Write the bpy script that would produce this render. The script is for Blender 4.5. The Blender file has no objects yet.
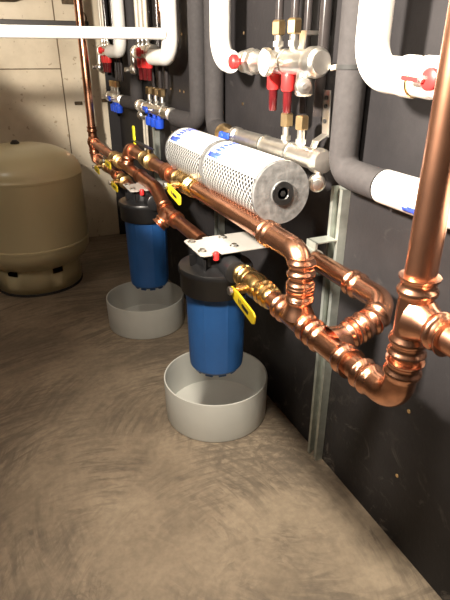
import bpy, bmesh, math, random
from mathutils import Vector, Matrix
random.seed(7)
C = bpy.context.scene
COL = C.collection
PI = math.pi
V = Vector

# ------------------------------------------------------------------ materials
def nodes(name):
    m = bpy.data.materials.new(name); m.use_nodes = True
    nt = m.node_tree
    return m, nt, nt.nodes['Principled BSDF']

def plain(name, col, rough=.5, metal=0., var=.12, scale=30., bump=0., coat=0., spec=.5, trans=0.):
    m, nt, b = nodes(name)
    N, L = nt.nodes, nt.links
    tc = N.new('ShaderNodeTexCoord'); no = N.new('ShaderNodeTexNoise')
    no.inputs['Scale'].default_value = scale; no.inputs['Detail'].default_value = 4
    L.new(tc.outputs['Object'], no.inputs['Vector'])
    cr = N.new('ShaderNodeValToRGB')
    cr.color_ramp.elements[0].position = .3; cr.color_ramp.elements[1].position = .7
    cr.color_ramp.elements[0].color = tuple(c*(1-var) for c in col)+(1,)
    cr.color_ramp.elements[1].color = tuple(min(1, c*(1+var)) for c in col)+(1,)
    L.new(no.outputs['Fac'], cr.inputs['Fac']); L.new(cr.outputs['Color'], b.inputs['Base Color'])
    b.inputs['Roughness'].default_value = rough; b.inputs['Metallic'].default_value = metal
    b.inputs['Specular IOR Level'].default_value = spec
    b.inputs['Coat Weight'].default_value = coat
    b.inputs['Transmission Weight'].default_value = trans
    if bump:
        bp = N.new('ShaderNodeBump'); bp.inputs['Strength'].default_value = bump
        bp.inputs['Distance'].default_value = .002
        L.new(no.outputs['Fac'], bp.inputs['Height']); L.new(bp.outputs['Normal'], b.inputs['Normal'])
    return m

M = {}
M['copper'] = plain('copper', (.80, .40, .25), .27, 1, .18, 22)
M['copper_fit'] = plain('copper_fitting', (.80, .41, .26), .25, 1, .18, 40)
M['copper_dull'] = plain('copper_aged', (.58, .26, .15), .32, 1, .30, 18)
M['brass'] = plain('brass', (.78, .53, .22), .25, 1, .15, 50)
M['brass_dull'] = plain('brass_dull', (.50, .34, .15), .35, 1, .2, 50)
M['brass_pale'] = plain('brass_pale', (.85, .62, .34), .3, 1, .10, 50)
M['nickel'] = plain('nickel', (.86, .83, .77), .36, 1, .06, 60)
M['steel'] = plain('steel', (.6, .6, .58), .35, 1, .15, 60)
M['galv'] = plain('galvanized_steel', (.46, .49, .45), .42, .7, .18, 35)
M['blue'] = plain('blue_plastic', (.025, .115, .36), .42, 0, .08, 12)
M['blue_knob'] = plain('blue_knob_plastic', (.02, .08, .60), .35)
M['blue_ink'] = plain('blue_ink', (.05, .10, .62), .5, 0, .3, 120)
M['black_pl'] = plain('black_plastic', (.012, .012, .013), .36, 0, .2, 30)
M['black_rub'] = plain('black_rubber', (.02, .02, .02), .7)
M['red'] = plain('red_plastic', (.62, .03, .03), .35)
M['red_clear'] = plain('dark_red_tube', (.10, .010, .012), .15, 0, .2, 60)
M['yellow'] = plain('yellow_vinyl', (.62, .46, .015), .45)
M['yellow_bright'] = plain('bright_yellow_vinyl', (.85, .80, .02), .45)
M['foam_grey'] = plain('grey_foam', (.042, .038, .039), .85, 0, .12, 90, .3)
M['foam_white'] = plain('white_insulation_jacket', (.86, .84, .80), .55, 0, .03, 40, .15)
M['pvc'] = plain('white_pvc', (.86, .85, .82), .4, 0, .02)
M['plate'] = plain('white_painted_plate', (.37, .355, .33), .45, 0, .05, 25)
M['pan'] = plain('frosted_plastic', (.62, .63, .61), .5, 0, .05, 9)
M['tank'] = plain('cream_paint', (.60, .54, .34), .28, 0, .03, 6)
M['dial'] = plain('dial_white', (.85, .84, .80), .3)
M['pex'] = plain('dark_tube', (.035, .03, .03), .18, 0, .1)
M['pex_pale'] = plain('pale_tube', (.62, .57, .48), .25)
M['label'] = plain('white_label', (.86, .86, .86), .4, 0, .02)
M['wrap'] = plain('clear_film_cap', (.13, .13, .13), .22, 0, .35, 60, .8)
M['core'] = plain('cartridge_core', (.012, .012, .012), .35, 0, .5, 60)
M['rust'] = plain('rusty_steel', (.10, .07, .04), .7, .5, .4, 60)
M['cord'] = plain('dark_conduit', (.03, .025, .025), .5)
M['duct'] = plain('duct_sheet', (.45, .46, .46), .4, 1, .1, 10)

def net_mat():
    m, nt, b = nodes('white_net_over_dark_core'); N, L = nt.nodes, nt.links
    uv = N.new('ShaderNodeUVMap'); sp = N.new('ShaderNodeSeparateXYZ'); L.new(uv.outputs['UV'], sp.inputs[0])
    def mth(op, a, bb=None):
        n = N.new('ShaderNodeMath'); n.operation = op
        for i, q in enumerate((a, bb)):
            if q is None: continue
            if isinstance(q, (int, float)): n.inputs[i].default_value = q
            else: L.new(q, n.inputs[i])
        return n.outputs[0]
    su = mth('ADD', sp.outputs[0], sp.outputs[1]); di = mth('SUBTRACT', sp.outputs[0], sp.outputs[1])
    a = mth('ABSOLUTE', mth('SUBTRACT', mth('FRACT', su), .5)); c = mth('ABSOLUTE', mth('SUBTRACT', mth('FRACT', di), .5))
    g = mth('GREATER_THAN', mth('MAXIMUM', a, c), .43)
    mx = N.new('ShaderNodeMix'); mx.data_type = 'RGBA'
    mx.inputs[6].default_value = (.008, .008, .008, 1); mx.inputs[7].default_value = (.80, .80, .78, 1)
    L.new(g, mx.inputs[0]); L.new(mx.outputs[2], b.inputs['Base Color']); b.inputs['Roughness'].default_value = .35
    bp = N.new('ShaderNodeBump'); bp.inputs['Strength'].default_value = .5; bp.inputs['Distance'].default_value = .001
    L.new(g, bp.inputs['Height']); L.new(bp.outputs['Normal'], b.inputs['Normal'])
    return m
M['net'] = net_mat()

def ramp(N, L, fac, stops):
    cr = N.new('ShaderNodeValToRGB'); e = cr.color_ramp.elements
    while len(e) < len(stops): e.new(.5)
    for el, (p, c) in zip(e, stops):
        el.position = p; el.color = tuple(c)+(1,)
    L.new(fac, cr.inputs['Fac']); return cr.outputs['Color']

def mixc(N, L, fac, a, b, mode='MIX'):
    mx = N.new('ShaderNodeMix'); mx.data_type = 'RGBA'; mx.blend_type = mode
    for i, q in ((0, fac), (6, a), (7, b)):
        if isinstance(q, (int, float)): mx.inputs[i].default_value = q
        elif isinstance(q, tuple): mx.inputs[i].default_value = q+(1,)
        else: L.new(q, mx.inputs[i])
    return mx.outputs[2]

def noise(N, L, vec, scale, detail=5, rough=.6, dist=0.):
    n = N.new('ShaderNodeTexNoise'); n.inputs['Scale'].default_value = scale
    n.inputs['Detail'].default_value = detail; n.inputs['Roughness'].default_value = rough
    n.inputs['Distortion'].default_value = dist
    L.new(vec, n.inputs['Vector']); return n.outputs['Fac']

def mapping(N, L, vec, sc=(1, 1, 1), loc=(0, 0, 0), rot=(0, 0, 0)):
    mp = N.new('ShaderNodeMapping'); mp.inputs['Scale'].default_value = sc
    mp.inputs['Location'].default_value = loc; mp.inputs['Rotation'].default_value = rot
    L.new(vec, mp.inputs['Vector']); return mp.outputs['Vector']

def floor_mat():
    m, nt, b = nodes('trowelled_concrete_floor'); N, L = nt.nodes, nt.links
    g = N.new('ShaderNodeNewGeometry').outputs['Position']
    base = ramp(N, L, noise(N, L, g, 3.0, 8), [(.3, (.175, .138, .100)), (.5, (.26, .207, .152)), (.72, (.36, .292, .215))])
    # trowel arcs: rings about two centres, broken up by noise
    col = base
    for k, (cx, cy, sc) in enumerate(((.02, .70, 26), (.62, .95, 22), (.35, .55, 30))):
        mp = mapping(N, L, g, (1, 1, 0), (-cx, -cy, 0))
        ln = N.new('ShaderNodeVectorMath'); ln.operation = 'LENGTH'; L.new(mp, ln.inputs[0])
        cm = N.new('ShaderNodeCombineXYZ'); L.new(ln.outputs['Value'], cm.inputs[0])
        gr = N.new('ShaderNodeTexGradient'); gr.gradient_type = 'RADIAL'; L.new(mp, gr.inputs[0])
        L.new(gr.outputs['Fac'], cm.inputs[1])
        st = mapping(N, L, cm.outputs[0], (sc*1.3, 15, 1), (k*7., 0, 0))
        f = noise(N, L, st, 1.6, 5, .65, .8)
        msk = noise(N, L, mapping(N, L, g, (1, 1, 1), (k*3.1, k*1.7, 0)), 2.6, 4)
        a = ramp(N, L, f, [(.45, (0, 0, 0)), (.60, (.85, .85, .85))])
        c2 = ramp(N, L, msk, [(.45, (0, 0, 0)), (.57, (1, 1, 1))])
        fac = mixc(N, L, 1., a, c2, 'MULTIPLY')
        col = mixc(N, L, fac, col, (.135, .108, .083))
    fine = ramp(N, L, noise(N, L, g, 60, 4), [(.35, (.86, .86, .86)), (.7, (1.08, 1.08, 1.08))])
    col = mixc(N, L, 1., col, fine, 'MULTIPLY')
    L.new(col, b.inputs['Base Color']); b.inputs['Roughness'].default_value = .62
    bp = N.new('ShaderNodeBump'); bp.inputs['Strength'].default_value = .25; bp.inputs['Distance'].default_value = .004
    L.new(noise(N, L, g, 14, 8), bp.inputs['Height']); L.new(bp.outputs['Normal'], b.inputs['Normal'])
    return m

def concrete_mat(name):
    m, nt, b = nodes(name); N, L = nt.nodes, nt.links
    g = N.new('ShaderNodeNewGeometry').outputs['Position']
    col = ramp(N, L, noise(N, L, g, 3.5, 9, .62), [(.3, (.52, .45, .34)), (.5, (.64, .56, .43)), (.72, (.74, .66, .53))])
    pit = ramp(N, L, noise(N, L, g, 42, 2, .5), [(.27, (.65, .6, .55)), (.33, (1, 1, 1))])
    col = mixc(N, L, 1., col, pit, 'MULTIPLY')
    L.new(col, b.inputs['Base Color']); b.inputs['Roughness'].default_value = .85
    bp = N.new('ShaderNodeBump'); bp.inputs['Strength'].default_value = .5; bp.inputs['Distance'].default_value = .006
    L.new(noise(N, L, g, 9, 8), bp.inputs['Height']); L.new(bp.outputs['Normal'], b.inputs['Normal'])
    return m

def black_mat():
    m, nt, b = nodes('black_board'); N, L = nt.nodes, nt.links
    g = N.new('ShaderNodeNewGeometry').outputs['Position']
    col = ramp(N, L, noise(N, L, g, 5, 7), [(.3, (.016, .0148, .016)), (.7, (.028, .0255, .027))])
    # chalky scuffs low on the board and faint ones elsewhere
    st = mapping(N, L, g, (1, 3.0, 7.0), (0, .3, .1), (.5, 0, 0))
    f = ramp(N, L, noise(N, L, st, 3.0, 6, .7, 1.2), [(.62, (0, 0, 0)), (.74, (.09, .09, .09))])
    col = mixc(N, L, f, col, (.30, .27, .24))
    sz = N.new('ShaderNodeSeparateXYZ'); L.new(g, sz.inputs[0])
    low = N.new('ShaderNodeMapRange'); low.inputs[1].default_value = .30; low.inputs[2].default_value = .02
    low.inputs[3].default_value = 0; low.inputs[4].default_value = 1; L.new(sz.outputs[2], low.inputs[0])
    f2 = ramp(N, L, noise(N, L, g, 11, 6, .7, 1.5), [(.57, (0, 0, 0)), (.66, (.40, .40, .40))])
    f3 = mixc(N, L, 1., f2, low.outputs[0], 'MULTIPLY')
    col = mixc(N, L, f3, col, (.26, .23, .20))
    L.new(col, b.inputs['Base Color']); b.inputs['Roughness'].default_value = .6; b.inputs['Specular IOR Level'].default_value = .28
    bp = N.new('ShaderNodeBump'); bp.inputs['Strength'].default_value = .25; bp.inputs['Distance'].default_value = .003
    L.new(noise(N, L, g, 70, 4), bp.inputs['Height']); L.new(bp.outputs['Normal'], b.inputs['Normal'])
    return m
M['floor'] = floor_mat(); M['concrete'] = concrete_mat('cast_concrete'); M['black'] = black_mat()
M['ceiling'] = plain('ceiling_boards', (.16, .13, .10), .8, 0, .15, 4)
M['dark_wall'] = plain('dark_wall_boards', (.10, .085, .07), .8, 0, .15, 4)
M['joint'] = plain('form_joint', (.16, .12, .08), .9, 0, .3, 40)

# ------------------------------------------------------------------ mesh helper
def frame(d):
    d = V(d).normalized()
    u = V((0, 0, 1)) if abs(d.z) < .9 else V((0, 1, 0))
    a = d.cross(u).normalized(); b = a.cross(d).normalized()
    return d, a, b          # a is sideways, b is "up"

class MB:
    def __init__(s): s.bm = bmesh.new()
    def ring(s, c, a, b, r, n):
        return [s.bm.verts.new(c + a*math.cos(2*PI*i/n)*r + b*math.sin(2*PI*i/n)*r) for i in range(n)]
    def skin(s, r0, r1):
        n = len(r0)
        for i in range(n):
            j = (i+1) % n
            s.bm.faces.new((r0[i], r0[j], r1[j], r1[i]))
    def lathe(s, prof, o, d, n=28, cap0=True, cap1=True, closed=False):
        """prof: (radius, distance along d)"""
        d, a, b = frame(d); o = V(o); rs = []
        for r, t in prof: rs.append(s.ring(o + d*t, a, b, max(r, 1e-5), n))
        for p, q in zip(rs, rs[1:]): s.skin(p, q)
        if closed: s.skin(rs[-1], rs[0])
        else:
            if cap0: s.bm.faces.new(rs[0][::-1])
            if cap1: s.bm.faces.new(rs[-1])
        return s
    def cyl(s, p, q, r, n=24):
        p, q = V(p), V(q); return s.lathe([(r, 0), (r, (q-p).length)], p, q-p, n)
    def tube(s, pts, r, n=20, caps=True):
        pts = [V(p) for p in pts]; rs = []
        d0, a, b = frame(pts[1]-pts[0])
        for i, p in enumerate(pts):
            t = (pts[min(i+1, len(pts)-1)] - pts[max(i-1, 0)]).normalized()
            a = (a - t*a.dot(t)).normalized(); b = a.cross(t).normalized()
            rs.append(s.ring(p, a, b, r, n))
        for p, q in zip(rs, rs[1:]): s.skin(p, q)
        if caps: s.bm.faces.new(rs[0][::-1]); s.bm.faces.new(rs[-1])
        return s
    def box(s, c, size, rot=None):
        c = V(c); R = rot or Matrix.Identity(3); vs = []
        for x in (-.5, .5):
            for y in (-.5, .5):
                for z in (-.5, .5): vs.append(s.bm.verts.new(c + R @ V((x*size[0], y*size[1], z*size[2]))))
        for f in ((0, 1, 3, 2), (4, 6, 7, 5), (0, 4, 5, 1), (2, 3, 7, 6), (0, 2, 6, 4), (1, 5, 7, 3)):
            s.bm.faces.new([vs[i] for i in f])
        return s
    def prism(s, poly, o, ex, ey, ez, h):
        """poly in the plane (ex, ey), extruded h along ez"""
        o, ex, ey, ez = V(o), V(ex), V(ey), V(ez)
        lo = [s.bm.verts.new(o + ex*x + ey*y) for x, y in poly]; hi = [s.bm.verts.new(v.co + ez*h) for v in lo]
        s.bm.faces.new(lo[::-1]); s.bm.faces.new(hi); s.skin(lo, hi); return s
    def sphere(s, c, r, n=16, m=10, sq=(1, 1, 1)):
        ret = bmesh.ops.create_uvsphere(s.bm, u_segments=n, v_segments=m, radius=r)
        for v in ret['verts']: v.co = V(c) + V((v.co.x*sq[0], v.co.y*sq[1], v.co.z*sq[2]))
        return s
    def obj(s, name, mat, parent=None, smooth=True, bevel=0, angle=35):
        bmesh.ops.recalc_face_normals(s.bm, faces=s.bm.faces)
        if parent is not None:
            off = -parent.location
            for v in s.bm.verts: v.co += off
        me = bpy.data.meshes.new(name)
        s.bm.to_mesh(me); s.bm.free(); me.materials.append(M[mat])
        o = bpy.data.objects.new(name, me); COL.objects.link(o)
        if parent is not None: o.parent = parent
        if smooth:
            for p in me.polygons: p.use_smooth = True
            me.set_sharp_from_angle(angle=math.radians(angle))
        if bevel:
            bv = o.modifiers.new('bevel', 'BEVEL'); bv.width = bevel; bv.segments = 2; bv.limit_method = 'ANGLE'
        return o

def bend(pts, R, n=8):
    """polyline with rounded corners"""
    pts = [V(p) for p in pts]; out = [pts[0]]
    for i in range(1, len(pts)-1):
        p, c, q = pts[i-1], pts[i], pts[i+1]
        u, w = (p-c).normalized(), (q-c).normalized(); ang = u.angle(w)
        t = min(R/math.tan(ang/2), (p-c).length*.98, (q-c).length*.98); r = t*math.tan(ang/2)
        ce = c + (u+w).normalized()*(r/math.sin(ang/2)); s0 = c+u*t-ce; s1 = c+w*t-ce
        tot = s0.angle(s1); ax = s0.cross(s1).normalized()
        for k in range(n+1): out.append(ce + Matrix.Rotation(tot*k/n, 3, ax) @ s0)
    out.append(pts[-1]); return out

def thing(name, label, cat, loc=(0, 0, 0), group=None):
    o = bpy.data.objects.new(name, None); COL.objects.link(o); o.location = loc
    o.empty_display_size = .05
    o['label'] = label; o['category'] = cat
    if group: o['group'] = group
    return o
def tag(o, label, cat, group=None, kind=None):
    o['label'] = label; o['category'] = cat
    if group: o['group'] = group
    if kind: o['kind'] = kind
    return o
def struct(o): o['kind'] = 'structure'; return o

# ------------------------------------------------------------------ the room
YB, XR, XL, YF, ZC = 3.06, .675, -2.4, -1.6, 2.35
struct(MB().box(((XL+XR)/2, (YB+YF)/2, -.06), (XR-XL+.4, YB-YF+.4, .12)).obj('floor', 'floor', smooth=False))
struct(MB().box(((XL+XR)/2, (YB+YF)/2, ZC+.06), (XR-XL+.4, YB-YF+.4, .12)).obj('ceiling', 'ceiling', smooth=False))
struct(MB().box((XR+.1, (YB+YF)/2, ZC/2), (.2, YB-YF, ZC)).obj('wall_right', 'black', smooth=False))
struct(MB().box((XL-.1, (YB+YF)/2, ZC/2), (.2, YB-YF, ZC)).obj('wall_left', 'dark_wall', smooth=False))
wb = MB()
# back wall of cast panels with open form joints
gap = .007
xs = [(XL, -.95), (-.95, .385), (.385, XR)]
zs = [(0, .30), (.30, .948), (.948, 1.55), (1.55, ZC)]
for i, (x0, x1) in enumerate(xs):
    for (z0, z1) in (zs if i < 2 else [(0, 1.30), (1.30, ZC)]):
        g2 = gap/2
        wb.box(((x0+x1)/2, YB+.055, (z0+z1)/2), (x1-x0-gap*.8, .11, z1-z0-gap*.7))
struct(wb.obj('wall_back', 'concrete', smooth=False, bevel=.002))
struct(MB().box(((XL+XR)/2, YB+.11, ZC/2), (XR-XL, .2, ZC)).obj('trim_1', 'joint', smooth=False))
struct(MB().box(((XL+XR)/2, YF-.1, ZC/2), (XR-XL, .2, ZC)).obj('wall_front', 'dark_wall', smooth=False))
# black board turns the far corner
struct(MB().box((XR-.03, YB-.006, ZC/2), (.06, .012, ZC)).obj('trim_2', 'black', smooth=False))

# ------------------------------------------------------------------ copper pipework
RP, RF = .0203, .0226
def collar(mb, p, d, L=.032):
    """press-fitting end: open end at p, body lies behind it along -d"""
    mb.lathe([(RF, -L), (RF+.0002, -L*.86), (.0262, -L*.74), (.0268, -L*.64), (.0262, -L*.54), (.0232, -L*.46),
              (.0230, -L*.30), (.0236, -L*.16), (.0262, -L*.10), (.0266, 0), (.0205, .0005)], p, d, 32)
def elbow(a, c, b, parent, mat='copper_fit', R=.036):
    """a, b: open ends; c: corner"""
    a, c, b = V(a), V(c), V(b); m = MB()
    m.tube(bend([a, c, b], R, 12), RF, 32); collar(m, a, a-c); collar(m, b, b-c)
    return m.obj('elbow', mat, parent, angle=50)
def tee(a, b, br, parent, mat='copper_fit'):
    """a, b: run ends; br: branch end"""
    a, b, br = V(a), V(b), V(br); t = (br-a).dot((b-a).normalized()); c = a + (b-a).normalized()*t
    m = MB(); m.cyl(a, b, RF, 32); m.cyl(c, br, RF, 32)
    dd, s, u = frame(br-c)
    m.lathe([(RF+.010, .010), (RF+.005, .0225), (RF+.0015, .030), (RF, .038)], c, br-c, 32, False, False)
    collar(m, a, a-b); collar(m, b, b-a); collar(m, br, br-c, .028)
    return m.obj('tee', mat, parent, angle=50)
def coupling(p, d, parent, mat='copper_fit', L=.03):
    p = V(p); d = V(d).normalized(); m = MB()
    m.cyl(p-d*.008, p+d*.008, RF, 32); collar(m, p+d*L, d); collar(m, p-d*L, -d)
    return m.obj('coupling', mat, parent, angle=50)
def pipe(a, b, parent, mat='copper'):
    return MB().cyl(a, b, RP, 32).obj('pipe', mat, parent)

X0 = .469; ZL = .549          # filter line
run = thing('copper_pipework', 'bright copper pipe from near blue filter through two tees up the tall foreground riser', 'pipe', (X0, .447, ZL))
pipe((X0, .835, ZL), (X0, .74, ZL), run)
tee((X0, .790, ZL), (X0, .672, ZL), (X0, .725, ZL+.062), run)
pipe((X0, .69, ZL), (X0, .64, ZL), run)
tee((X0, .668, ZL), (X0, .556, ZL), (X0+.058, .620, ZL+.020), run)
pipe((X0, .57, ZL), (X0, .52, ZL), run)
elbow((X0, .530, ZL), (X0, .452, ZL), (X0, .447, ZL+.074), run)
pipe((X0, .447, ZL+.06), (X0, .447, ZL+.11), run)
tee((X0, .447, .634), (X0, .447, .748), (X0, .383, .690), run)
pipe((X0, .447, .74), (X0, .447, 1.9), run)
pipe((X0, .392, .690), (X0, -.6, .690), run)

ZB = .683                     # bypass directly above the filter line
byp = thing('copper_bypass_pipe', 'long copper pipe under the white mesh cartridges ending in a drop elbow', 'pipe', (X0, .80, ZB))
elbow((X0, .862, ZB), (X0, .727, ZB), (X0, .725, ZL+.096), byp, R=.062)
coupling((X0, .725, ZL+.072), (0, 0, 1), byp, L=.024)
pipe((X0, .725, ZL+.055), (X0, .725, ZL+.105), byp)
pipe((X0, .85, ZB), (X0, 1.285, ZB), byp)
pipe((X0, 1.39, ZB), (X0, 1.67, ZB), byp, 'copper_dull')
coupling((X0, 1.495, ZB), (0, 1, 0), byp, 'copper_dull')
pipe((X0, 1.77, ZB), (X0, 1.99, ZB), byp, 'copper_dull')
elbow((X0, 1.93, ZB), (X0, 2.0, ZB), (X0-.012, 2.0, ZB-.055), byp, 'copper_dull', R=.03)

XC, ZCp = .600, .598
wal = thing('copper_wall_pipe', 'copper pipe along black wall clamped to the strut, turning back in a U elbow', 'pipe', (XC, .70, ZCp))
pipe((XC, .73, ZCp), (XC, 1.95, ZCp), wal)
elbow((XC, .742, ZCp), (XC, .635, ZCp), (.552, .620, ZL+.030), wal, R=.05)
coupling((.536, .620, ZL+.025), (1, 0, .3), wal, L=.020)
pipe((.50, .620, ZL+.012), (.56, .620, ZL+.033), wal)

ZA = .604
far = thing('copper_feed_pipe', 'copper feed pipe dropping down the concrete wall and running forward over the rear filter', 'pipe', (X0, 2.8, ZA))
pipe((X0, 2.80, ZA+.06), (X0, 2.80, 1.9), far, 'copper')
tee((X0, 2.80, ZA+.075), (X0, 2.80, ZA-.045), (X0, 2.735, ZA), far, 'copper_dull')
pipe((X0, 2.74, ZA), (X0, 2.27, ZA), far, 'copper_dull')
pipe((X0, 2.17, ZA), (X0, 1.85, ZA), far, 'copper_dull')
elbow((X0, 1.86, ZA), (X0, 1.66, ZA), (X0, 1.545, ZL+.006), far, 'copper_dull', R=.12)
m = MB(); 
tee((X0, 1.565, ZL+.004), (X0, 1.44, ZL), (X0-.040, 1.51, ZL-.030), far, 'copper_dull')
pipe((X0, 1.45, ZL), (X0, 1.225, ZL), far, 'copper_dull')
elbow((X0, 2.80, ZA-.035), (X0, 2.80, ZL-.018-.02), (X0, 2.70, ZL-.018), far, 'copper_dull', R=.025)
pipe((X0, 2.71, ZL-.018), (X0, 2.56, ZL-.018), far, 'copper_dull')
pipe((X0, 2.44, ZL-.018), (X0, 2.17, ZL-.018), far, 'copper_dull')
pipe((X0, 2.08, ZL-.018), (X0, 1.92, ZL-.018), far, 'copper_dull')
coupling((X0, 2.25, ZL-.018), (0, 1, 0), far, 'copper_dull')

def ball_valve(c, label, hlen=-1, drop=.02, mat='brass', hmat='yellow', upright=False, k=1., kr=.9):
    c = V(c); t = thing('ball_valve', label, 'valve', c)
    m = MB()
    P = [(.0210, -.078), (.0265, -.077), (.0285, -.071), (.0285, -.066), (.0240, -.062), (.0235, -.057), (.0290, -.053), (.0300, -.047),
         (.0265, -.043), (.0255, -.040), (.0300, -.037), (.0300, -.028), (.0285, -.026), (.0310, -.014), (.0325, 0), (.0310, .014), (.0270, .022),
         (.0285, .026), (.0305, .030), (.0305, .037), (.0255, .040), (.0250, .045), (.0290, .049), (.0295, .055), (.0240, .059), (.0235, .064),
         (.0275, .067), (.0275, .073), (.0205, .078)]
    m.lathe([(max(r*kr, .0207), -q*k) for r, q in P], c, (0, 1, 0), 32)
    m.obj('valve_body', mat, t, angle=40)
    if not upright:
        st = MB(); st.cyl(c+V((-.022, 0, 0)), c+V((-.048, 0, 0)), .012, 20); st.cyl(c+V((-.046, 0, 0)), c+V((-.062, 0, 0)), .006, 12)
        st.obj('stem', mat, t)
        MB().lathe([(.0095, 0), (.0095, .007)], c+V((-.060, 0, 0)), (-1, 0, 0), 6).obj('nut', 'steel', t, smooth=False)
        ey = V((0, hlen, -drop/.09)).normalized(); ez = V((1, 0, 0)); ex = ez.cross(ey)
        L = .105
        poly = [(-.010, -.012), (.010, -.012), (.0145, .018), (.0145, L-.008), (.009, L), (-.009, L), (-.0145, L-.008), (-.0145, .018)]
        h = MB().prism(poly, c+V((-.057, 0, -.006)), ex, ey, ez, .004).obj('handle', hmat, t, bevel=.0012)
        g = MB(); sl = [(-.003, .046), (.003, .046), (.004, .050), (.004, .074), (.003, .078), (-.003, .078), (-.004, .074), (-.004, .050)]
        g.prism(sl, c+V((-.0578, 0, -.006)), ex, ey, ez, .001); g.obj('grip_slot', 'black_pl', h_parent(h, t))
        g = MB()
        for q in (.030, .037): g.prism([(-.006, q), (.003, q), (.006, q+.0035), (-.003, q+.0035)], c+V((-.0576, 0, -.006)), ex, ey, ez, .0008)
        g.obj('stamp', 'cord', h_parent(h, t))
    else:
        st = MB(); st.cyl(c+V((0, 0, .02)), c+V((0, 0, .038)), .010, 20); st.obj('stem', mat, t)
        b = MB(); b.box(c+V((.012, .12, .036)), (.016, .25, .004)); b.obj('handle_bracket', 'black_pl', t)
        poly = [(-.009, -.02), (.009, -.02), (.011, 0), (.011, .085), (.007, .092), (-.007, .092), (-.011, .085), (-.011, 0)]
        MB().prism(poly, c+V((.010, .235, -.004)), V((0, 1, 0)), V((0, .05, 1)).normalized(), V((1, 0, 0)), .006).obj('handle', hmat, t, bevel=.0015)
    return t
def h_parent(h, t):
    # sub-parts are modelled in the thing's frame; the handle shares its origin
    h.location = (0, 0, 0)
    class _P: pass
    return _Sub(h, t)
class _Sub:
    def __init__(s, h, t): s.h, s.location = h, t.location.copy()
_old_obj = MB.obj
def _obj(s, name, mat, parent=None, **kw):
    if isinstance(parent, _Sub):
        bmesh_off = parent.location
        for v in s.bm.verts: v.co -= bmesh_off
        o = _old_obj(s, name, mat, None, **kw); o.parent = parent.h; return o
    return _old_obj(s, name, mat, parent, **kw)
MB.obj = _obj
def sub(part, t): return _Sub(part, t)

ball_valve((X0, .900, ZL), 'brass ball valve with yellow lever at outlet of the front blue filter', drop=.016)
ball_valve((X0, 1.338, ZB), 'brass ball valve with yellow lever beside the mesh cartridges', drop=.012)
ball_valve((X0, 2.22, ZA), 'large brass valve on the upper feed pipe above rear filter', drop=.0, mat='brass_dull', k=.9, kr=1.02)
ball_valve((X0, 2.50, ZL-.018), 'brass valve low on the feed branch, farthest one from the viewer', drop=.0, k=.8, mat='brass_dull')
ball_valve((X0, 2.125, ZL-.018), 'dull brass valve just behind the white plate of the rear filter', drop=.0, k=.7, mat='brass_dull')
ball_valve((X0, 1.72, ZB), 'brass valve with upright bright yellow lever near the far wall', hmat='yellow_bright', upright=True, k=.75, mat='brass_dull')

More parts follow.
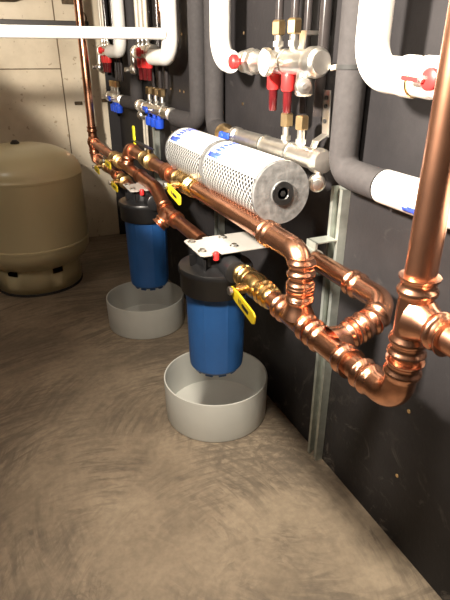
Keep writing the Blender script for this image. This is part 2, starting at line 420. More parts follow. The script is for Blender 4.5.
# ------------------------------------------------------------------ blue filters
def filter_housing(X0, cy, zb, label):
    t = thing('water_filter_housing', label, 'water filter', (X0, cy, zb))
    m = MB()   # sump with vertical ribs
    n = 96; d, a, b = frame((0, 0, 1)); rs = []
    for r, z in ((.040, zb+.003), (.066, zb+.003), (.071, zb+.010), (.0725, zb+.027), (.0765, .475), (.0765, .49)):
        ring = []
        for i in range(n):
            th = 2*PI*i/n; rr = r + (.0014 if (i % 12) == 0 and zb+.02 < z else 0)
            ring.append(m.bm.verts.new((X0+rr*math.cos(th), cy+rr*math.sin(th), z)))
        rs.append(ring)
    for p, q in zip(rs, rs[1:]): m.skin(p, q)
    m.bm.faces.new(rs[0][::-1]); m.bm.faces.new(rs[-1])
    for i in range(10):
        th = 2*PI*i/10+.2; m.box((X0+.055*math.cos(th), cy+.055*math.sin(th), zb-.001), (.008, .02, .012), Matrix.Rotation(th+PI/2, 3, 'Z') @ Matrix.Rotation(PI/2, 3, 'Z'))
    m.obj('sump', 'blue', t, angle=25)
    m = MB()   # collar nut and head
    m.lathe([(.080, .472), (.087, .474), (.089, .480), (.090, .520), (.093, .524), (.0935, .534), (.091, .539), (.078, .542), (.062, .543), (.052, .547),
             (.050, .562), (.046, .578), (.046, .582)], (X0, cy, 0), (0, 0, 1), 64)
    for i in range(8):
        th = 2*PI*i/8; m.box((X0+.056*math.cos(th), cy+.056*math.sin(th), .556), (.022, .006, .030), Matrix.Rotation(th, 3, 'Z'))
    m.obj('cap', 'black_pl', t, angle=40)
    m = MB()
    m.lathe([(.025, -.100), (.028, -.098), (.028, .098), (.025, .100)], (X0+.012, cy, ZL), (0, 1, 0), 32)
    for sx in (-1, 1):
        for sy in (-1, 1): m.cyl((X0+sx*.03-.005, cy+sy*.034, .55), (X0+sx*.03-.005, cy+sy*.034, .5850), .011, 12)
    m.obj('port', 'black_pl', t)
    # mounting plate with two notches and four bolts
    x0, x1, y0, y1 = X0-.062, X0+.124, cy-.065, cy+.062
    ym = (y0+y1)/2; poly = [(x0+.008, y0), (X0-.034, y0), (X0-.030, y0+.016), (X0-.014, y0+.016), (X0-.010, y0), (x1, y0), (x1, y1),
            (X0-.010, y1), (X0-.014, y1-.014), (X0-.034, y1-.014), (X0-.038, y1), (x0+.008, y1), (x0, y1-.008), (x0, y0+.008)]
    pl = MB().prism(poly, (0, 0, .585), (1, 0, 0), (0, 1, 0), (0, 0, 1), .004).obj('mounting_plate', 'plate', t, smooth=False, bevel=.001)
    for bx, by in ((X0-.048, y0+.030), (X0-.048, y1-.024), (X0+.036, y0+.034), (X0+.036, y1-.024)):
        b = MB(); b.lathe([(.0105, 0), (.0105, .0015)], (bx, by, .589), (0, 0, 1), 20); b.lathe([(.007, .0015), (.007, .006), (.005, .007)], (bx, by, .589), (0, 0, 1), 6)
        b.obj('bolt', 'steel', sub(pl, t), smooth=False)
    b = MB(); b.lathe([(.0075, 0), (.0075, .016), (.006, .019), (.001, .020)], (X0-.022, y0+.008, .572), (0, 0, 1), 16); b.obj('vent_button', 'red', t)['label'] = 'red pressure release button'
    return t
f1 = filter_housing(.449, 1.085, .246, 'blue water filter with black cap hanging over the front white pan')
f2 = filter_housing(.455, 1.765, .212, 'blue water filter in shade hanging over the rear white pan')

def pan(c, r, h, label):
    m = MB(); t = .004
    m.lathe([(r-.006, 0), (r-.002, .002), (r, .008), (r+.002, h-.004), (r+.0015, h), (r-.002, h), (r-.0035, h-.004), (r-.005, .010), (.001, .006)], (c[0], c[1], 0), (0, 0, 1), 72)
    o = m.obj('drip_pan', 'pan'); o.location = (0, 0, 0)
    me = o.data
    for v in me.vertices: v.co -= V((c[0], c[1], 0))
    o.location = (c[0], c[1], 0)
    return tag(o, label, 'pan')
pan((.490, 1.190), .155, .134, 'round frosted white plastic pan on floor under the front blue filter')
pan((.452, 1.850), .155, .125, 'round frosted white plastic pan on floor under the rear blue filter')

# ------------------------------------------------------------------ pressure tank
tx, ty = .086, 2.49
t = thing('pressure_tank', 'cream painted pressure tank standing by the concrete wall', 'tank', (tx, ty, 0))
prof = [(.19, .120), (.205, .128), (.232, .150), (.255, .185), (.258, .215), (.258, .219), (.2605, .221), (.2605, .233), (.258, .235), (.258, .520), (.2605, .522), (.2605, .532), (.258, .534)]
for k in range(1, 15):
    a = k/14*PI/2; prof.append((.258*math.cos(a)**.80 if k < 14 else .001, .534+.125*math.sin(a)))
MB().lathe(prof, (tx, ty, 0), (0, 0, 1), 72).obj('tank_body', 'tank', t, angle=50)
m = MB(); n = 72
rb = .200
def base_ring(z, r): return [m.bm.verts.new((tx+r*math.cos(2*PI*i/n), ty+r*math.sin(2*PI*i/n), z)) for i in range(n)]
R0, R1, R2, R3 = base_ring(.004, rb), base_ring(.098, rb), base_ring(.124, rb), base_ring(.135, rb)
m.skin(R0, R1); m.skin(R2, R3)
for i in range(n):
    if (i % 12) < 9: m.bm.faces.new((R1[i], R1[(i+1) % n], R2[(i+1) % n], R2[i]))
so = m.obj('base_ring', 'tank', t, angle=40); sm = so.modifiers.new('thick', 'SOLIDIFY'); sm.thickness = .003
MB().lathe([(rb+.003, 0), (rb+.004, .006), (rb+.001, .012), (rb-.004, .012), (rb-.004, 0)], (tx, ty, 0), (0, 0, 1), 72, closed=True, cap0=False, cap1=False).obj('foot_ring', 'black_rub', t)
MB().lathe([(.019, 0), (.019, .008), (.013, .014), (.010, .018), (.001, .019)], (tx-.01, ty+.0, .656), (0, 0, 1), 24).obj('air_valve_cap', 'black_pl', t)
MB().cyl((tx+.16, ty-.08, .61), (tx+.16, ty-.08, .626), .004, 10).obj('stud', 'cord', t)

# ------------------------------------------------------------------ cartridges in net sleeves
CX, CZ, CR = .515, .7520, .0632
def cartridge(y0, y1, label):
    t = thing('filter_cartridge', label, 'filter cartridge', (CX, y0, CZ))
    m = MB(); n = 64; L = y1-y0
    uvl = m.bm.loops.layers.uv.new('UVMap')
    rows = 12; rs = []
    for k in range(rows+1):
        y = y0+.005+(L-.010)*k/rows
        rs.append([m.bm.verts.new((CX+CR*math.cos(2*PI*i/n), y, CZ+CR*math.sin(2*PI*i/n))) for i in range(n)])
    for k in range(rows):
        for i in range(n):
            f = m.bm.faces.new((rs[k][i], rs[k][(i+1) % n], rs[k+1][(i+1) % n], rs[k+1][i]))
            for lp, (u, v) in zip(f.loops, ((i, k), (i+1, k), (i+1, k+1), (i, k+1))):
                lp[uvl].uv = (u/n*26, v/rows*L/.402*26)
    m.bm.faces.new(rs[0][::-1]); m.bm.faces.new(rs[-1])
    m.obj('net_sleeve', 'net', t)
    # label sheet round the upper side
    m = MB(); a0, a1 = math.radians(20), math.radians(150); nn = 36
    lo, hi = [], []
    for i in range(nn+1):
        a = a0+(a1-a0)*i/nn; e = .012
        yy0, yy1 = y0+e, y1-e
        # the lower edge of the sheet runs slightly askew
        p = [m.bm.verts.new((CX+r*math.cos(a), y, CZ+r*math.sin(a))) for r, y in ((CR+.0004, yy0), (CR+.0004, yy1), (CR+.0014, yy1), (CR+.0014, yy0))]
        lo.append(p)
    for p, q in zip(lo, lo[1:]): m.skin(p, q)
    m.bm.faces.new(lo[0][::-1]); m.bm.faces.new(lo[-1])
    lab = m.obj('label_sheet', 'label', t)
    # blue lettering swept round the sheet near the far end: heavy strokes and thin underline
    def patch(mb, aa, ab, ya, yb, r=CR+.0018):
        k = max(2, int((ab-aa)/5)); g = []
        for i in range(k+1):
            a = math.radians(aa+(ab-aa)*i/k)
            g.append((mb.bm.verts.new((CX+r*math.cos(a), ya, CZ+r*math.sin(a))), mb.bm.verts.new((CX+r*math.cos(a), yb, CZ+r*math.sin(a)))))
        for p, q in zip(g, g[1:]): mb.bm.faces.new((p[0], p[1], q[1], q[0]))
    m = MB(); yq = y1-.026; a = 76
    for k_, (w_, h_) in enumerate(((9, .030), (9, .038), (8, .046), (9, .040), (8, .050), (9, .042), (9, .054))):
        o_ = .004*math.sin(k_*1.9)
        patch(m, a, a+w_*.80, yq-h_+o_, yq-h_*.35+o_); patch(m, a+w_*.25, a+w_*.6, yq-h_*.5, yq+.002); a += w_+.6
    patch(m, 80, 138, yq-.060, yq-.055); patch(m, 134, 146, yq-.052, yq+.008)
    o = m.obj('blue_lettering', 'blue_ink', sub(lab, t)); 
    sm = o.modifiers.new('thick', 'SOLIDIFY'); sm.thickness = .0004
    # end caps
    for y, d in ((y0, -1), (y1, 1)):
        m = MB()
        m.lathe([(CR+.0005, -.012), (CR+.0022, -.010), (CR+.0024, -.003), (CR+.001, 0), (.026, .0005), (.025, .004), (.012, .0045), (.011, -.004), (.001, -.004)], (CX, y, CZ), (0, d, 0), 48)
        e = m.obj('end_cap', 'wrap', t, angle=50)
        m = MB(); m.lathe([(.0245, .0042), (.0240, .0058), (.013, .0060), (.0115, .0042)], (CX, y, CZ), (0, d, 0), 32, True, True); m.lathe([(.0065, -.003), (.0065, .0045), (.003, .0050)], (CX, y, CZ), (0, d, 0), 6)
        m.obj('core', 'core', sub(e, t), angle=40)
    return t
cartridge(.888, 1.180, 'white mesh filter cartridge, the nearer of two lying on the copper pipe')
cartridge(1.184, 1.470, 'white mesh filter cartridge, the farther of two lying on the copper pipe')

# ------------------------------------------------------------------ strut channels
def strut(y, z1, label):
    m = MB(); w, d, th, lip = .0206, .0215, .0028, .0095
    xo = XR-.0005
    prof = [(xo, y-w), (xo, y+w), (xo-d, y+w), (xo-d, y+w-lip), (xo-d+.007, y+w-lip), (xo-d+.007, y+w-lip+th), (xo-d+th, y+w-lip+th), (xo-d+th, y+w-th), (xo-th, y+w-th),
            (xo-th, y-w+th), (xo-d+th, y-w+th), (xo-d+th, y-w+lip-th), (xo-d+.007, y-w+lip-th), (xo-d+.007, y-w+lip), (xo-d, y-w+lip), (xo-d, y-w)]
    m.prism(prof, (0, 0, .001), (1, 0, 0), (0, 1, 0), (0, 0, 1), z1)
    o = m.obj('strut_channel', 'galv', smooth=False)
    return tag(o, label, 'strut')
strut(.893, .748, 'tall galvanized strut channel standing on floor in front, behind the copper pipe')
strut(1.565, .640, 'galvanized strut channel on wall between the two blue filters')
strut(2.29, .748, 'galvanized strut channel on wall by the upright yellow lever')
for y, lab in ((.893, 'two-piece steel pipe clamp on the front strut holding the wall pipe'), (1.565, 'steel pipe clamp on the middle strut, behind the front filter')):
    m = MB(); r0, r1 = RP+.0006, RP+.0030; w = .018
    pts = [(r0*math.cos(2*PI*i/32), r0*math.sin(2*PI*i/32)) for i in range(33)]
    ring = []
    for i in range(32):
        a = 2*PI*i/32
        ring.append([m.bm.verts.new((XC+r*math.cos(a), y+yy, ZCp+r*math.sin(a))) for r, yy in ((r0, -w), (r1, -w), (r1, w), (r0, w))])
    for i in range(32): m.skin(ring[i], ring[(i+1) % 32])
    for s in (-1, 1):
        m.box((XC-.001, y, ZCp+s*(RP+.010)), (.003, w*2, .018)); m.box((XC+.0015, y, ZCp+s*(RP+.010)), (.003, w*2, .018))
        m.box(((XC+XR-.0215)/2, y, ZCp+s*(RP+.0175)), (XR-.0215-XC, w*2, .003))
    ob = m.obj('pipe_clamp', 'galv', angle=40)
    tag(ob, lab, 'clamp')

# ------------------------------------------------------------------ insulated pipes
RW = .0295
def insulated(name, mat, pts, label, cat, R=.045, group=None, r=RW):
    if mat == 'foam_white': r = .0268
    t = thing(name, label, cat, pts[0], group)
    MB().tube(bend(pts, R, 12), r, 32).obj('insulation', mat, t)
    return t
XW, XG = .578, .643
ZU, ZD = .992, .800
w4 = insulated('insulated_pipe', 'foam_white', [(XW, .734, 2.0), (XW, .734, .978), (XW, .650, .975)], 'white insulated elbow pipe at right with a red valve lever', 'pipe', R=.05)
m = MB(); m.tube([(XW, .655, .975), (XW, .636, .974), (XW, .60, .976), (XW, .545, .973), (XW, .50, .976), (XW, .1, .976)], .0272, 24)
for yy, rr in ((.637, .0292), (.600, .0284), (.560, .0294)): m.lathe([(.027, -.018), (rr, -.012), (rr, .010), (.027, .018)], (XW, yy, .975), (.1, 1, .05), 24)
m.obj('white_tape_wrap', 'foam_white', w4, angle=30)
m = MB(); m.lathe([(.0290, -.002), (.0300, 0), (.0290, .002)], (XW, .615, .975), (0, 1, .25), 24); m.obj('brass_collar', 'brass', w4)
yv = .548
v4 = thing('valve_handle', 'red valve handle on the white wrapped pipe at far right', 'valve', (XW-.03, yv, .975))
m = MB(); m.cyl((XW-.026, yv, .975), (XW-.046, yv, .975), .008, 16); m.obj('stem', 'nickel', v4)
m = MB(); m.lathe([(.011, 0), (.014, .003), (.014, .009), (.011, .011)], (XW-.042, yv, .975), (-1, 0, 0), 24)
m.sphere((XW-.046, yv-.008, .977), .0110, 16, 10, (.6, 1, .9)); m.box((XW-.048, yv+.030, .974), (.005, .045, .006), Matrix.Rotation(.08, 3, 'X'))
m.obj('lever', 'red', v4, angle=50)
MB().lathe([(.005, 0), (.005, .005), (.002, .006)], (XW-.053, yv+.008, .975), (-1, 0, 0), 6).obj('nut', 'nickel', v4, smooth=False)

insulated('insulated_pipe', 'foam_white', [(XW, 1.352, 2.0), (XW, 1.352, ZU), (XW, 1.285, ZU)], 'white insulated elbow pipe in the middle, left of the nearest dial', 'pipe', R=.06)
w2 = insulated('insulated_pipe', 'foam_white', [(XW, 1.770, 2.0), (XW, 1.770, ZU+.01), (XW, 1.98, ZU+.01)], 'white insulated elbow pipe joined by the long white crossing pipe', 'pipe', R=.06)
insulated('insulated_pipe', 'foam_white', [(XW, 2.47, 2.0), (XW, 2.47, ZU+.035), (XW, 2.70, ZU+.035)], 'white insulated elbow pipe farthest away, behind the long crossing pipe', 'pipe', R=.055)
o = MB().cyl((-1.6, 1.757, 1.066), (XW-.022, 1.757, 1.070), .0172, 24).obj('white_plastic_pipe', 'pvc'); tag(o, 'long straight white plastic pipe crossing the picture at upper left', 'pipe')

g4 = insulated('grey_insulated_pipe', 'foam_grey', [(XG, .868, 2.0), (XG, .868, .790), (XG, .740, .786)], 'grey foam insulated pipe at right of the steel bracket, elbow toward white wrap', 'pipe', R=.035)
o = MB().tube([(XG, .734, .786), (XG, .60, .785), (XG, .45, .785), (XG, .1, .785)], .0310, 32).obj('tape_sleeve', 'foam_white', g4); o['label'] = 'white wrapped sleeve with blue lettering'
m = MB()
def pipe_patch(mb, yc, zc, xc, r, aa, ab, ya, yb):
    k = 4; g = []
    for i in range(k+1):
        a = math.radians(aa+(ab-aa)*i/k)
        g.append((mb.bm.verts.new((xc+r*math.cos(a), ya, zc+r*math.sin(a))), mb.bm.verts.new((xc+r*math.cos(a), yb, zc+r*math.sin(a)))))
    for p, q in zip(g, g[1:]): mb.bm.faces.new((p[0], p[1], q[1], q[0]))
for (a, b, c, d) in ((204, 222, .655, .622), (198, 206, .640, .618), (205, 225, .616, .590), (190, 204, .612, .580), (222, 236, .630, .585), (205, 216, .582, .560)):
    pipe_patch(m, 0, .785, XG, .0316, a, b, c, d)
o2 = m.obj('blue_lettering', 'blue_ink', sub(o, g4)); s_ = o2.modifiers.new('thick', 'SOLIDIFY'); s_.thickness = .0005
o = MB(); o.lathe([(.0301, -.004), (.0312, -.004), (.0312, .004), (.0301, .004)], (XG, .868, .985), (0, 0, 1), 32, False, False, True); 
o.obj('cable_tie', 'black_rub', g4)
g3 = insulated('grey_insulated_pipe', 'foam_grey', [(XG, 1.550, 2.0), (XG, 1.550, .800), (XG-.02, 1.420, .797)], 'grey foam insulated pipe in the middle, elbow toward the near lower manifold', 'pipe', R=.035)
g2 = insulated('grey_insulated_pipe', 'foam_grey', [(XG, 1.690, 2.0), (XG, 1.690, .800), (XG-.02, 1.880, .802)], 'grey foam insulated pipe bending back to the middle lower manifold', 'pipe', R=.05)
g1 = insulated('grey_insulated_pipe', 'foam_grey', [(XG, 2.50, 2.0), (XG, 2.50, .805), (XG-.02, 2.66, .805)], 'grey foam insulated pipe bending back to the farthest lower manifold', 'pipe', R=.04)

# ------------------------------------------------------------------ manifolds
XU, XD = .590, .612
def dirlathe(m, o, s, prof, n=28):
    m.lathe(prof, o, (0, s, 0), n)

def upper_manifold(ya, yb, z, label, meters, gauge_y, feed_y, cap_y, s, drain_y=None, nuts=()):
    """ya: fed end, yb: capped end; s = sign of yb-ya"""
    t = thing('supply_manifold', label, 'manifold', (XU, ya, z))
    L = abs(yb-ya); m = MB()
    m.lathe([(.020, 0), (.025, .002), (.025, .020), (.020, .024), (.020, .040), (.023, .044), (.0235, L-.020), (.022, L)], (XU, ya, z), (0, s, 0), 28)
    m.obj('bar', 'nickel', t, angle=40)
    m = MB(); m.lathe([(.027, 0), (.0285, .004), (.0285, .020), (.0265, .026), (.0265, .031), (.021, .036), (.0205, .040), (.014, .0405)], (XU, yb-s*.012, z), (0, s, 0), 28)
    m.obj('end_cap', 'nickel', t, angle=40)
    # isolation valve with round red knob facing the room
    m = MB(); m.lathe([(.022, -.034), (.026, -.032), (.026, -.014), (.029, -.010), (.030, .008), (.026, .014), (.027, .018), (.027, .034), (.021, .036)], (XU, feed_y, z), (0, s, 0), 8)
    iv = m.obj('isolation_valve', 'nickel', t, angle=30)
    m = MB(); m.cyl((XU-.02, feed_y, z), (XU-.040, feed_y, z), .007, 12)
    m.lathe([(.012, 0), (.016, .003), (.016, .014), (.012, .018), (.006, .019)], (XU-.036, feed_y, z), (-1, 0, 0), 24); m.obj('red_knob', 'red', sub(iv, t))
    # dial thermometer
    if gauge_y is not None:
        g = MB(); g.cyl((XU-.018, gauge_y, z), (XU-.040, gauge_y, z), .012, 16)
        g.lathe([(.024, 0), (.0275, .003), (.0275, .012), (.0250, .014), (.0245, .0120)], (XU-.036, gauge_y, z), (-1, 0, 0), 32)
        gg = g.obj('thermometer', 'nickel', t, angle=40)
        d = MB(); d.lathe([(.0243, 0), (.0243, .0015)], (XU-.0482, gauge_y, z), (-1, 0, 0), 32); d.obj('dial', 'dial', sub(gg, t))
    for y in meters:
        fm = MB(); fm.lathe([(.012, .018), (.0145, .022), (.0150, .026), (.0150, .052), (.0125, .056)], (XU, y, z), (0, 0, -1), 16)
        f = fm.obj('flow_meter', 'red', t, angle=40)
        MB().lathe([(.0105, .055), (.0100, .060), (.0090, .098), (.0075, .100)], (XU, y, z), (0, 0, -1), 16).obj('sight_tube', 'red_clear', sub(f, t))
    for y in nuts:
        n_ = MB(); n_.cyl((XU, y, z+.015), (XU, y, z+.058), .0085, 14); n_.lathe([(.0125, .030), (.0125, .040)], (XU, y, z), (0, 0, 1), 6)
        st = n_.obj('outlet', 'nickel', t, angle=30)
        MB().lathe([(.0135, .052), (.0155, .054), (.0155, .076), (.0125, .080)], (XU, y, z), (0, 0, 1), 6).obj('brass_nut', 'brass_pale', sub(st, t), smooth=False)
    if drain_y is not None:
        d = MB(); d.lathe([(.013, .016), (.017, .020), (.018, .058), (.014, .062)], (XU, drain_y, z), (0, 0, -1), 20)
        d.lathe([(.017, .0), (.018, .012), (.015, .016), (.015, .020)], (XU-.006, drain_y-.006, z-.042), (-.45, -.9, 0), 20)
        dv = d.obj('drain_valve', 'nickel', t, angle=35)
        d = MB(); d.lathe([(.013, 0), (.013, .006), (.005, .007), (.005, .014)], (XU-.015, drain_y-.024, z-.042), (-.45, -.9, 0), 18); d.obj('spout', 'steel', sub(dv, t))
    return t
def lower_manifold(ya, yb, z, label, nuts, s, caps=(), handle=None):
    t = thing('return_manifold', label, 'manifold', (XD, ya, z)); L = abs(yb-ya); m = MB()
    m.lathe([(.0175, 0), (.024, .003), (.024, .022), (.0185, .028), (.0185, .050), (.021, .056), (.0215, L-.016), (.020, L)], (XD, ya, z), (0, s, 0), 28)
    m.obj('bar', 'nickel', t, angle=40)
    m = MB(); m.lathe([(.025, 0), (.026, .004), (.026, .018), (.0225, .024), (.0225, .030), (.012, .031)], (XD, yb-s*.014, z), (0, s, 0), 28); m.obj('end_cap', 'nickel', t, angle=40)
    for y in nuts:
        n_ = MB(); n_.cyl((XD, y, z+.012), (XD, y, z+.060), .0085, 14); n_.lathe([(.0125, .024), (.0125, .034)], (XD, y, z), (0, 0, 1), 6)
        st = n_.obj('outlet', 'nickel', t, angle=30)
        MB().lathe([(.0130, .054), (.0155, .056), (.0155, .080), (.0125, .083)], (XD, y, z), (0, 0, 1), 6).obj('brass_nut', 'brass_pale', sub(st, t), smooth=False)
    for y in caps:
        c = MB(); c.lathe([(.008, .016), (.008, .034)], (XD-.004, y, z), (0, 0, -1), 12)
        c.lathe([(.014, .030), (.019, .034), (.019, .060), (.016, .066), (.004, .067)], (XD-.004, y, z), (0, 0, -1), 20)
        c.obj('blue_cap', 'blue_knob', t, angle=40)
    if handle is not None:
        h = MB(); h.cyl((XD-.02, handle, z), (XD-.036, handle, z), .008, 12); h.obj('handle_stem', 'nickel', t)
        h = MB(); h.lathe([(.010, 0), (.013, .003), (.013, .010), (.008, .012)], (XD-.032, handle, z), (-1, 0, 0), 16); h.box((XD-.038, handle+s*.022, z+.004), (.006, .05, .016)); h.obj('blue_handle', 'blue_knob', t, bevel=.002)
    return t

def strap_bracket(y, zl, zu, label, arm_y):
    """steel bracket: two clamp bands round the bars joined by a bent flat plate on the wall"""
    t = thing('manifold_bracket', label, 'bracket', (XR, y, zl))
    return t

# nearest station
upper_manifold(1.232, .920, ZU, 'upper nickel manifold with red flow meters nearest the viewer', (1.078, 1.014), 1.035, 1.195, None, -1, drain_y=.950, nuts=(1.064, 1.000))
lower_manifold(1.330, .905, .806, 'lower nickel manifold behind the mesh cartridges, nearest the viewer', (1.050, .985), -1, handle=1.335)

o = MB().lathe([(.026, 0), (.0275, .003), (.0275, .018), (.021, .026), (.020, .085)], (XD, 1.413, .803), (0, -1, 0), 28).obj('brass_union', 'brass_pale', angle=40); tag(o, 'pale brass union joining grey foam pipe to near lower manifold', 'pipe fitting')
m = MB()
t = thing('air_vent', 'small nickel drain valve under the capped end of near lower manifold', 'valve', (XD-.01, .90, .765))
m = MB(); m.cyl((XD, .905, .79), (XD, .905, .757), .009, 16); m.lathe([(.016, -.012), (.018, -.008), (.018, .012), (.014, .016)], (XD-.004, .905, .762), (-.5, -.85, 0), 24); m.obj('vent_body', 'nickel', t, angle=40)
m = MB(); m.lathe([(.010, 0), (.010, .006), (.004, .007)], V((XD-.004, .905, .762))+V((-.5, -.85, 0)).normalized()*.016, (-.5, -.85, 0), 16); m.obj('spout', 'steel', t)

def bands(ys_u, ys_l, zu, zl, label):
    t = thing('manifold_bracket', label, 'bracket', (XR, ys_u[0], zl))
    for y in ys_u:
        m = MB(); m.lathe([(.0238, -.005), (.0258, -.005), (.0258, .005), (.0238, .005)], (XU, y, zu), (0, 1, 0), 28, False, False, True)
        m.box(((XU+.026+XR)/2, y, zu), (XR-XU-.026, .010, .004)); m.obj('clamp_band', 'steel', t, angle=40)
    for y in ys_l:
        m = MB(); m.lathe([(.0217, -.005), (.0238, -.005), (.0238, .005), (.0217, .005)], (XD, y, zl), (0, 1, 0), 28, False, False, True)
        m.box(((XD+.024+XR)/2, y, zl), (XR-XD-.024, .010, .004)); m.obj('clamp_band', 'steel', t, angle=40)
    return t
b3 = bands((1.028,), (1.150, 1.020), ZU, .806, 'stepped steel bracket holding the nearest pair of manifolds to the wall')
def flatbar(pts, w, name, mat, t, axis='y'):
    """thin flat bar following pts in x,y,z with width w along wall direction"""
    m = MB(); pts = [V(p) for p in pts]
    for p, q in zip(pts, pts[1:]):
        d = (q-p); L = d.length; d.normalize()
        side = V((1, 0, 0)).cross(d).normalized() if axis == 'flat' else V((0, 1, 0))
        nrm = d.cross(side).normalized()
        R = Matrix((side, nrm, d)).transposed()
        m.box((p+q)/2, (w, .003, L+.003), R)
    return m.obj(name, mat, t, smooth=False, bevel=.0008)
# upper hook arm: rises from the bar and steps out to a slotted tab on the wall
flatbar([(.618, 1.018, 1.005), (.622, 1.016, 1.050)], .026, 'arm', 'nickel', b3)
MB().box((.646, 1.012, 1.047), (.052, .016, .008)).obj('arm', 'nickel', b3, smooth=False, bevel=.001)
flatbar([(.668, 1.002, 1.044), (.668, 1.000, 1.080)], .022, 'wall_tab', 'nickel', b3)
flatbar([(.628, .965, .812), (.636, .962, .838), (.655, .955, .852)], .024, 'arm', 'nickel', b3)
flatbar([(.655, .955, .848), (.655, .962, .938)], .026, 'wall_tab', 'nickel', b3)
m = MB()
for z in (.925, .908, .878): m.lathe([(.0045, 0), (.0045, .003)], (.6525, .958, z), (-1, 0, 0), 10)
for z in (1.070,): m.lathe([(.006, 0), (.006, .003)], (.6655, 1.001, z), (-1, 0, 0), 10)
m.obj('slot', 'black_rub', b3)
# short white stub past the cap
o = MB().tube(bend([(XU+.02, .892, ZU-.010), (XU+.034, .880, ZU-.006), (XR-.03, .905, ZU)], .01), .005, 12).obj('drain_hose', 'pex_pale'); tag(o, 'thin pale hose stub behind the capped end of the near upper manifold', 'hose')

# middle station
upper_manifold(2.000, 2.235, ZU+.028, 'upper manifold of middle station, behind the white crossing pipe', (2.075, 2.135, 2.200), None, 2.050, None, 1, nuts=(2.09, 2.150, 2.210))
lower_manifold(1.885, 2.330, .812, 'lower manifold with three blue caps in the middle station', (2.00, 2.085, 2.175), 1, caps=(2.04, 2.105, 2.175), handle=2.10)
b2 = bands((2.16,), (1.98, 2.24), ZU+.028, .812, 'steel clamp bracket behind the middle pair of manifolds')
# far station
upper_manifold(2.72, 2.95, ZU+.042, 'upper manifold of farthest station beside the concrete wall', (2.80, 2.86, 2.92), None, 2.765, None, 1, nuts=(2.80, 2.86, 2.92))
lower_manifold(2.665, 2.97, .812, 'lower manifold with blue caps farthest away by the corner', (2.76, 2.82, 2.88), 1, caps=(2.74, 2.80, 2.86), handle=2.79)
b1 = bands((2.90,), (2.80,), ZU+.042, .812, 'steel clamp bracket behind the farthest pair of manifolds')
for (y, z, lab) in ((2.245, ZU+.01, 'middle'), (2.965, ZU+.01, 'farthest')):
    t = thing('drain_valve', 'silver drain valve at the rear end of the %s upper manifold' % lab, 'valve', (XU-.02, y, z))
    m = MB(); m.cyl((XU-.016, y, z+.03), (XU-.016, y, z-.050), .012, 16); m.sphere((XU-.018, y, z-.045), .019, 16, 10); m.obj('valve_body', 'nickel', t)
    m = MB(); m.cyl((XU-.035, y, z-.045), (XU-.055, y, z-.045), .009, 14); m.obj('spout', 'steel', t)

# loop tubes -----------------------------------------------------------------
def loop(x, y, z0, mat, label, group, r=.0085, dy=0):
    o = MB().tube([(x, y, z0), (x, y+dy*.3, z0+.3), (x, y+dy, 2.2)], r, 14).obj('heating_tube', mat)
    return tag(o, label, 'tube', group)
for y, lab in ((1.064, 'dark heating tube above the farther brass nut on nearest upper manifold'), (1.000, 'dark heating tube above the nearer brass nut on nearest upper manifold')):
    loop(XU, y, ZU+.078, 'pex', lab, 'tubes of the nearest station')
loop(.652, .985, .886, 'pex', 'dark heating tube rising behind the nearest upper manifold by the bracket', 'tubes of the nearest station', .012)
loop(.652, 1.050, .886, 'pex', 'dark heating tube rising behind the nearest red flow meters', 'tubes of the nearest station', .009)
for i, y in enumerate((2.09, 2.150, 2.210)):  # pale colour stands in for the bright reflection on dark glossy tubes
    loop(XU, y, ZU+.106, 'pex_pale', ('right', 'middle', 'left')[i]+' of the three pale tubes above the middle upper manifold', 'pale tubes of the middle station')
for i, y in enumerate((2.00, 2.085, 2.175)):
    loop(.634, y, .893, 'pex', ('right', 'middle', 'left')[i]+' of the three dark tubes rising from the middle lower manifold', 'dark tubes of the middle station')
for i, y in enumerate((2.80, 2.86, 2.92)):  # the two pale ones carry a bright reflection in their colour
    loop(XU, y, ZU+.12, ('pex', 'pex_pale', 'pex_pale')[i], ('right', 'middle', 'left')[i]+' of the three tubes above the farthest upper manifold', 'upper tubes of the farthest station')
for i, y in enumerate((2.76, 2.82, 2.88)):
    loop(.640, y, .893, 'pex', ('right', 'middle', 'left')[i]+' of the three dark tubes rising from the farthest lower manifold', 'dark tubes of the farthest station')

# copper stub and drop rods ---------------------------------------------------
o = MB().tube(bend([(.60, 1.93, 1.6), (.60, 1.93, 1.135), (.62, 1.99, 1.120)], .02), .011, 16).obj('copper_stub', 'copper_fit'); tag(o, 'small copper elbow at top edge above the middle manifold', 'pipe')
for y, x, lab in ((2.44, .652, 'left of two pale drop tubes'), (2.405, .655, 'right of two pale drop tubes')):
    o = MB().cyl((x, y, .56), (x, y, .795 if x < .653 else .76), .006, 12).obj('drop_tube', 'pex_pale'); tag(o, lab+' on black wall behind the upright yellow lever', 'tube')
o = MB().sphere((.640, 2.43, .762), .020, 16, 10, (1, 1, 1.1)).lathe([(.012, 0), (.012, .03)], (.64, 2.43, .762), (0, 0, 1), 14).obj('hose_bib', 'nickel'); tag(o, 'round nickel fitting above the pale drop tubes', 'pipe fitting')

# ------------------------------------------------------------------ small things on the walls
o = MB().box((-.95, YB-.014, 1.158), (3.0, .026, .030)).obj('dark_conduit', 'cord', bevel=.003); tag(o, 'flat dark conduit along the concrete wall just behind the white crossing pipe', 'conduit')
o = MB().tube(bend([(-1.6, YB-.02, 1.262), (.20, YB-.02, 1.262), (.33, YB-.02, 1.30), (.34, YB-.02, 1.6)], .05), .014, 12).obj('steel_conduit', 'rust'); tag(o, 'thin brown conduit along top edge of the concrete wall', 'conduit')
o = MB().box((.475, YB-.012, 1.262), (.09, .022, .028)).obj('conduit_clip', 'rust', bevel=.002); tag(o, 'dark rusty clip at top edge beside the far copper riser', 'clip')

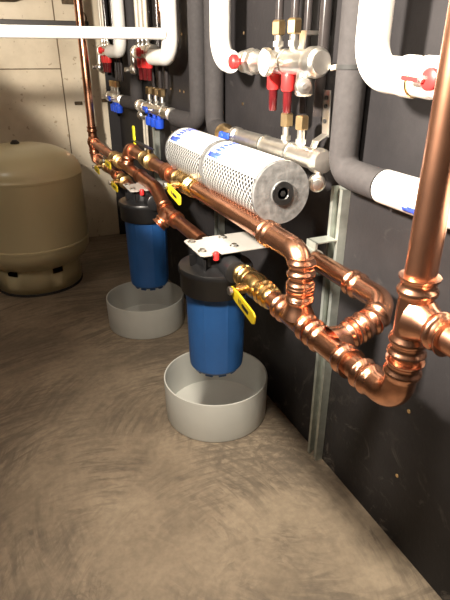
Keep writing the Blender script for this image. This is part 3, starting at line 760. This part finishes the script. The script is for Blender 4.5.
def tie(x, z, w, label):
    t = thing('form_tie', label, 'form tie', (x, YB, z)); MB().box((x, YB-.004, z), (w, .010, .018)).obj('plate', 'rust', t, smooth=False, bevel=.002)
    MB().cyl((x+w*.25, YB-.004, z), (x+w*.25, YB-.022, z), .006, 10).obj('stub', 'rust', t); return t
tie(.455, .775, .042, 'rusty form tie left of the far copper pipe on concrete wall')
tie(.598, .785, .030, 'rusty form tie beside the farthest lower manifold')
m = MB(); pts = []
for i in range(13): a = -PI*.55+i/12*PI*1.25; pts.append((.520+.022*math.cos(a), YB-.012-.004*math.sin(a), 1.187+.030*math.sin(a)))
o = m.tube(pts, .004, 10).obj('wire_loop', 'rust'); tag(o, 'bent rusty wire loop right of the far copper riser', 'wire')
spots = [(2.117, .894), (2.079, .889), (1.970, .887), (1.924, .886), (1.413, 1.062), (1.413, .880), (2.09, .724), (1.988, .732), (.609, .352), (.607, .180), (1.926, 1.077), (.609, .694), (.60, .628)]
labs = ['leftmost of four wood screws in a row left of the grey foam pipe', 'second of four screws in the row left of the grey foam pipe', 'third of four screws in the row left of the grey foam pipe',
        'last of four screws in the row left of the grey foam pipe', 'screw in black wall above the near red knob', 'screw in black wall below the near red knob',
        'left screw of two just behind the farther mesh cartridge', 'right screw of two just behind the farther mesh cartridge', 'screw in black wall low beneath the copper elbow', 'screw in black wall close to the floor at right',
        'screw on black wall right of the white elbow with the crossing pipe', 'screw beside the tall foreground riser, upper one', 'screw beside the tall foreground riser, lower one']
for (y, z), lab in zip(spots, labs):
    o = MB().lathe([(.0045, 0), (.0042, .0012), (.0012, .0016)], (0, 0, 0), (-1, 0, 0), 12).obj('wood_screw', 'brass_pale'); o.location = (XR-.0002, y, z)
    tag(o, lab, 'screw', 'screws in the black wall')

# ------------------------------------------------------------------ light
def area(name, loc, target, size, power, col):
    l = bpy.data.lights.new(name, 'AREA'); l.shape = 'DISK'; l.size = size; l.energy = power; l.color = col
    o = bpy.data.objects.new(name, l); COL.objects.link(o); o.location = loc
    o.rotation_euler = (V(target)-V(loc)).to_track_quat('-Z', 'Y').to_euler(); return o
def spot(name, loc, aim, half, blend, power, radius, col):
    l = bpy.data.lights.new(name, 'SPOT'); l.spot_size = math.radians(2*half); l.spot_blend = blend; l.energy = power
    l.shadow_soft_size = radius; l.color = col
    o = bpy.data.objects.new(name, l); COL.objects.link(o); o.location = loc
    o.rotation_euler = V(aim).to_track_quat('-Z', 'Y').to_euler(); return o
# shaded clamp lamp turned up and towards the manifolds, a shaded ceiling lamp over the near end, a weak fill light added to lift the tank and pans
spot('clamp_lamp', (-.30, .60, 1.30), (.80, .16, .58), 80.5, .06, 175, .05, (1, .90, .77))
spot('ceiling_lamp', (-.10, .15, 2.25), (.80, .42, -1.9), 31, 1.0, 225, .16, (1, .89, .72))
area('fill_light', (-1.2, .9, 2.2), (-.2, 1.8, 0), .3, 5.0, (1, .88, .74))
w = bpy.data.worlds.new('world'); C.world = w; w.use_nodes = True
w.node_tree.nodes['Background'].inputs[0].default_value = (1, .85, .7, 1); w.node_tree.nodes['Background'].inputs[1].default_value = .05

# ------------------------------------------------------------------ camera
p = math.atan(242/505); yw = math.atan(245/560)
cam = bpy.data.cameras.new('camera'); co = bpy.data.objects.new('camera', cam); COL.objects.link(co)
co.location = (0, 0, 1.0); co.rotation_euler = (PI/2-p, 0, -yw)
cam.sensor_fit = 'VERTICAL'; cam.sensor_height = 24; cam.lens = 505/600*24; cam.clip_start = .02
C.camera = co
C.view_settings.view_transform = 'Standard'; C.view_settings.look = 'None'; C.view_settings.gamma = 1
C.view_settings.use_curve_mapping = False; C.view_settings.exposure = .6
